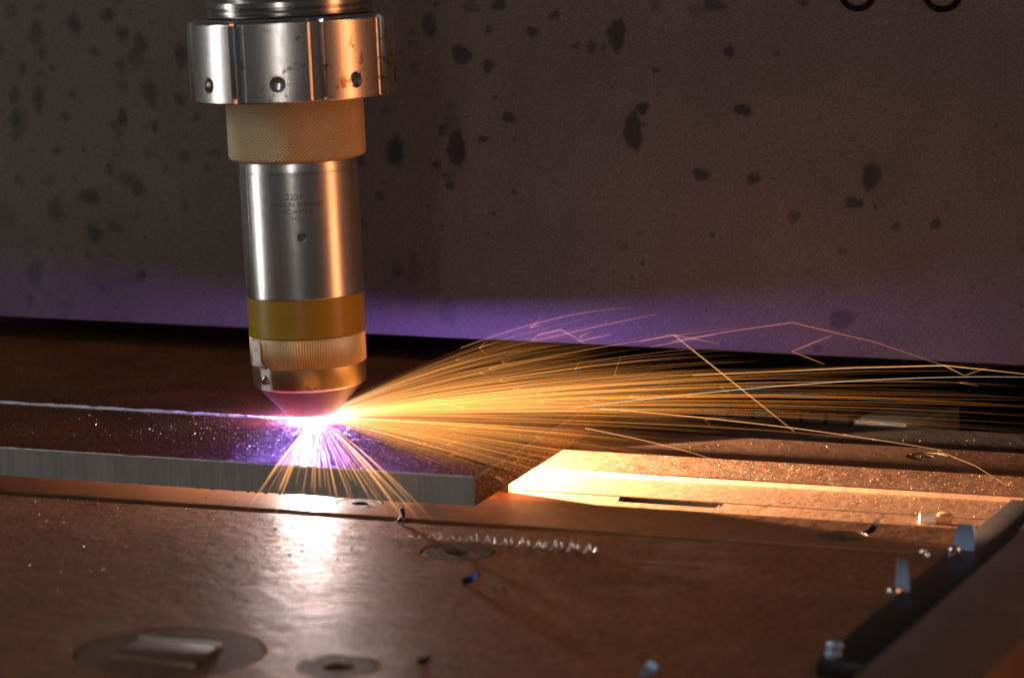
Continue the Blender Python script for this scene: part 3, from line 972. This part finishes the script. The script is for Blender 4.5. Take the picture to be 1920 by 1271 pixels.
# stray sparks that hit the panel or bed and bounce
STRAY = [
    ('straight bright spark falling from the panel edge to the dark strip', [(119, 135, 41), (171, 152, -3.3)], .22, .9),
    ('long spark peaking in front of the panel and dropping again', [(118, 135, 38), (146, 135, 44), (173, 135, 49), (210, 135, 42), (241, 135, 33)], .11, .8),
    ('short spark kinking upward off the panel lower edge', [(173, 135, 36), (191, 135, 44)], .16, .6),
    ('short spark dropping off the panel lower edge', [(173, 135, 36), (188, 135, 31)], .14, .5),
    ('long flat spark that bursts under the panel edge', [(128, 135, 23), (201, 135, 30), (241, 135, 33), (260, 135, 32), (276, 135, 31)], .2, 1.0),
    ('small burst fragment falling from the flat spark under the panel edge', [(241, 135, 33), (250, 135, 29)], .14, .8),
    ('small burst fragment rising beside the flat spark under the panel edge', [(250, 135, 29), (260, 135, 33)], .12, .5),
    ('hooked spark bouncing on the violet-lit panel', [(55, 135, 38), (66, 135, 41), (78, 135, 35)], .16, .8),
    ('short rising spark crossing the hooked one on the violet-lit panel', [(74, 135, 36), (90, 135, 40)], .14, .7),
    ('bent spark glancing off the violet-lit panel', [(103, 135, 37), (118, 135, 41), (140, 135, 38)], .14, .7),
    ('rising spark before the violet-lit panel', [(108, 135, 35), (138, 135, 42)], .14, .6),
    ('highest curved spark arching up before the panel', [(22, 120, 33), (53, 128, 42), (71, 135, 49), (98, 135, 52)], .13, .6),
    ('faint long curved spark under the highest one', [(53, 135, 35), (86, 135, 44), (111, 135, 50)], .13, .6),
    ('pale whitish long spark flying level past the beige block', [(76, 60, 16), (124, 60, 24), (193, 60, 36), (260, 60, 41), (286, 60, 42)], .11, .9),
    ('long low spark striking the screw of the bed bar', [(30, 60, 19.9), (98, 80, 15), (178, 108, 8), (241, 122, -2.4)], .2, 1.0),
    ('spark rebounding from the bed bar screw toward the trough', [(241, 122, -2.4), (264, 80, .4), (282, 48, -.5)], .16, .8),
    ('curved spark landing on the dusty copper bed bar', [(40, 44, 21), (91, 58, 12), (124, 62, 7), (153, 72, -1.9)], .2, .9),
]
for lab, pts, r0, br in STRAY:
    p = np.array(pts, float)
    tt = np.linspace(0, len(p) - 1, 6 * (len(p) - 1) + 1)
    q = np.stack([np.interp(tt, np.arange(len(p)), p[:, c]) for c in range(3)], -1)
    if len(p) > 3 and 'peak' not in lab and 'burst' not in lab:
        q = np.stack([np.polyval(np.polyfit(np.arange(len(p)), p[:, c], 2), tt) for c in range(3)], -1)
    t = np.linspace(0, 1, len(q))
    base_c = np.array((1.0, .78, .52)) if 'whitish' in lab else HOT * .35 + WARM * .65
    b = .7 * br * (.45 + .55 * np.sin(PI * np.clip(t * .9 + .08, 0, 1)))
    o = link('spark', spark_mesh('spark', [(q, r0 * (1 - .35 * t), base_c[None, :] * b[:, None])]), M['spark'], angle=None)
    tag(o, lab, 'spark', 'stray bouncing sparks')

# ------------------------------------------------------------------ loose chips and swarf
# curly swarf: a helix that loosens towards its left end
n = 470
t = np.linspace(0, 1, n)
turns = 23
ph = 2 * PI * turns * t ** 1.15
xc = 72 + 84 * t
yc = -118.0 + 1.6 * np.sin(t * 5) - 1.2 * t
rad_h = .55 + 1.7 * t + .3 * np.sin(t * 31)
pts = np.stack([xc + .6 * np.sin(ph * .5), yc + rad_h * np.cos(ph), -.6 + .35 + rad_h * (1 + np.sin(ph))], -1)
pts = pts[12:]
vv, ff = tube(pts, .18 + .40 * t[12:], 5)
o = link('swarf_coil', fix(mesh('swarf', vv.tolist(), ff)), M['bright'], angle=80)
tag(o, 'long curly coil of bright metal swarf lying on the table', 'swarf')


def flake(name, label, loc, rot, L, w, curl, mat_, cat='chip', thick=.35, parts=None):
    """curled flake of metal with real thickness"""
    v, f = [], []
    nn = 9
    for i in range(nn):
        a = (i / (nn - 1) - .5) * curl
        R = L / curl
        ww = w * (.75 + .25 * math.cos((i / (nn - 1) - .5) * 2.6))
        for rr in (R, R - thick):
            for sgn in (-1, 1):
                v.append((rr * math.sin(a), sgn * ww / 2, rr * (1 - math.cos(a)) if rr == R else R - rr * math.cos(a)))
    for i in range(nn - 1):
        a, b = i * 4, (i + 1) * 4
        f += [(a, a + 1, b + 1, b), (a + 2, b + 2, b + 3, a + 3), (a, b, b + 2, a + 2), (a + 1, a + 3, b + 3, b + 1)]
    f += [(0, 2, 3, 1), ((nn - 1) * 4, (nn - 1) * 4 + 1, (nn - 1) * 4 + 3, (nn - 1) * 4 + 2)]
    me = fix(mesh(name, v, f))
    me.transform(Matrix.Rotation(rot[2], 4, 'Z') @ Matrix.Rotation(rot[1], 4, 'Y') @ Matrix.Rotation(rot[0], 4, 'X'))
    zmin = min(q.co.z for q in me.vertices)
    me.transform(Matrix.Translation((0, 0, -zmin)))
    o = link(name, me, mat_, loc=loc, angle=40)
    return tag(o, label, cat)


flake('burnt_chip', 'dark curled chip standing upright on the bar joint, below the plate edge', (71.1, -90.5, -.6), (0, -1.35, .5), 7.5, 3.0, 1.7, M['chip'], thick=1.5)
flake('blued_chip', 'blue-violet metal chip lying on the table in front of the coil', (127, -175.7, -.6), (.5, -.55, .4), 7.5, 3.6, 1.2, M['violet_chip'])
flake('burnt_chip', 'dark violet chip lying beyond the small insert, near the table front', (147.2, -281.7, -.6), (.3, -.5, .2), 6.0, 4.0, 1.6, M['violet_chip'])
flake('blued_chip', 'blue and brown chip on the table front beside the rail end', (217.5, -272, -.6), (.2, -.5, 1.0), 6.0, 4.5, 1.4, M['blue_tint'])
flake('burnt_chip', 'dark twisted chip beside the screw on the support bar', (247.0, -57.0, 0.0), (.3, -.7, .9), 9.0, 2.6, 1.7, M['chip'])
flake('steel_chip', 'tiny pale chip on the dark rear strip', (96, 138, -3.6), (.3, -.4, .2), 2.6, 1.6, 1.4, M['bright'])
for (x, y, m_, lab) in ((139.7, -189.5, 'bright', 'tiny silver ring bead on the table, touching a gold one'), (142.9, -188.8, 'gold', 'tiny gold ring bead on the table, touching a silver one')):
    b_ = lathe('bead', [(.7, -.7), (1.25, -.75), (1.5, 0), (1.25, .75), (.7, .7), (.55, 0), (.7, -.7)], 24, close=False)
    b_.transform(Matrix.Translation((0, 0, 1.5 * MM)) @ Matrix.Rotation(PI / 2, 4, 'X'))
    tag(link('ring_bead', b_, M[m_], loc=(x, y, -.6)), lab, 'bead')

# fine slag grains scattered on plate, bed and table


def grains(name, label, pts, smin, smax, mat_, seed):
    rg2 = np.random.default_rng(seed)
    octv = np.array([(1, 0, 0), (-1, 0, 0), (0, 1, 0), (0, -1, 0), (0, 0, 1), (0, 0, -1)], float)
    octf = np.array([(0, 2, 4), (2, 1, 4), (1, 3, 4), (3, 0, 4), (2, 0, 5), (1, 2, 5), (3, 1, 5), (0, 3, 5)])
    n_ = len(pts)
    s_ = rg2.uniform(smin, smax, n_) * rg2.choice((.6, 1, 1.7), n_, p=(.5, .4, .1))
    a_ = rg2.uniform(0, 6.28, n_)
    st2 = rg2.uniform(.6, 1.5, (n_, 3))
    v = octv[None] * st2[:, None, :] * s_[:, None, None]
    ca, sa = np.cos(a_)[:, None], np.sin(a_)[:, None]
    v = np.stack([v[:, :, 0] * ca - v[:, :, 1] * sa, v[:, :, 0] * sa + v[:, :, 1] * ca, v[:, :, 2]], -1) + pts[:, None, :]
    v[:, :, 2] += s_[:, None] * .4
    f = (octf[None] + 6 * np.arange(n_)[:, None, None]).reshape(-1, 3)
    me = bpy.data.meshes.new(name)
    me.from_pydata((v.reshape(-1, 3) * MM).tolist(), [], f.tolist())
    o = link(name, me, mat_, angle=None)
    tag(o, label, 'slag', kind='stuff')


def scatter(n_, x0, x1, y0, y1, z, seed, cx=None, cy=None, sx=1, sy=1):
    r2 = np.random.default_rng(seed)
    if cx is None:
        p = np.stack([r2.uniform(x0, x1, n_), r2.uniform(y0, y1, n_)], -1)
    else:
        p = np.stack([r2.normal(cx, sx, n_), r2.normal(cy, sy, n_)], -1)
        p = p[(p[:, 0] > x0) & (p[:, 0] < x1) & (p[:, 1] > y0) & (p[:, 1] < y1)]
    return np.concatenate([p, np.full((len(p), 1), z)], 1)


pl = np.concatenate([scatter(3600, -120, 98, -90, -2, 19.3, 1, -4, -26, 38, 20), scatter(260, -200, 98, -90, -3, 19.3, 2, -75, -42, 55, 14), scatter(160, -150, 98, 3, 90, 19.3, 3, -20, 12, 40, 18)])
grains('slag_grains', 'glittering slag grains strewn over the plate around the torch tip', pl, .09, .26, M['slag'], 5)
bd = np.concatenate([scatter(900, 95, 285, 30, 68, -.8, 4), scatter(350, 95, 285, -5, 28, -3.2, 6), scatter(160, 95, 285, 76, 126, -2.7, 7), scatter(220, 95, 290, 131, 157, -3.6, 8)])
grains('metal_dust', 'fine copper-lit metal dust lying on the bed bar and ledge', bd, .05, .15, M['bed'], 6)
tb = np.concatenate([scatter(1300, -180, 70, -230, -86, -.6, 9), scatter(70, -150, 250, -330, -86, -.6, 10), scatter(60, -180, 60, -83, -50, 0, 12)])
grains('table_grains', 'small bright metal grains scattered over the brown table', tb, .10, .28, M['slag'], 7)

# ------------------------------------------------------------------ side rail in the right foreground
rail = empty('side_rail', (0, 0, -14))
tag(rail, 'dark brown side rail with a stepped edge across the table, out of focus', 'rail')
dirv = Vector((24.0, 271.0)).normalized()


def skew(x, y):
    """point on the rail: x across, y along; the rail runs slightly askew"""
    return (x + .0886 * y, y)


def railbox(x0, x1, y0, y1, za, zb, bev):
    return prism('rb', [skew(x0, y0), skew(x1, y0), skew(x1, y1), skew(x0, y1)], za, zb, 'z', bev)


link('ledge', railbox(291.5, 312, -262, -4, 13.5, 19.0, .8), M['raildark'], rail)
link('top_beam', railbox(323.0, 358.5, -470, 20, 13.5, 34.0, 1.2), M['rail'], rail)
link('shade_filler', railbox(313.0, 322.5, -470, 15, 13.5, 25.0, .6), M['black'], rail)  # black strip put in for the shadow between ledge and top beam
for i, (x, y, rz, L, w, lab) in enumerate(((275.0, -165.0, .3, 10.5, 4.8, 'narrow blue-grey spring clip standing on the side rail ledge'), (284.5, -97.0, -.25, 9.0, 8.5, 'broad blue-grey spring clip standing on the side rail ledge'))):
    t = empty('spring_clip', (x + 3, y, 5.0))
    tag(t, lab, 'clip')
    v, f = [], []
    nn = 10
    for j in range(nn):
        a = j / (nn - 1)
        for th_ in (0, .7):
            for sg in (-1, 1):
                v.append((sg * w / 2 * (1 - .35 * a * a), 2.2 * math.sin(a * 1.6) + th_, a * L))
    for j in range(nn - 1):
        a, b = j * 4, j * 4 + 4
        f += [(a, a + 1, b + 1, b), (a + 2, b + 2, b + 3, a + 3), (a, b, b + 2, a + 2), (a + 1, a + 3, b + 3, b + 1)]
    f += [(0, 2, 3, 1), (nn * 4 - 4, nn * 4 - 3, nn * 4 - 1, nn * 4 - 2)]
    link('leaf', fix(mesh('leaf', v, f)), M['blue_tint'], t, rot=(0, 0, rz), angle=50)
    link('screw', lathe('sc', [(2.6, 0), (2.7, 1.2), (2.1, 2.1), (1.0, 2.5), (0, 2.6)], 28), M['bright'], t, (-2.2, -4.5, 0))
for (x, y, lab) in ((270.5, -246, 'bright screw on the near end of the side rail ledge'), (272.0, -256, 'second bright screw at the very end of the side rail ledge')):
    tag(link('rail_screw', lathe('sc', [(2.6, 0), (2.7, 1.2), (2.1, 2.1), (1.0, 2.5), (0, 2.6)], 28), M['blue_tint'], loc=(x + 1, y, 5.0)), lab, 'screw')
for (x, y, lab) in ((271, -84, 'small silver bead on the support bar, farthest from the broad clip'), (274, -89, 'small silver bead on the table, nearest the broad clip')):
    b_ = lathe('bead', [(0, 0), (.9, .1), (1.5, .9), (1.2, 1.9), (.5, 2.4), (0, 2.4)], 20, close=False)
    tag(link('slag_bead', b_, M['bright'], loc=(x, y, -.6)), lab, 'bead')
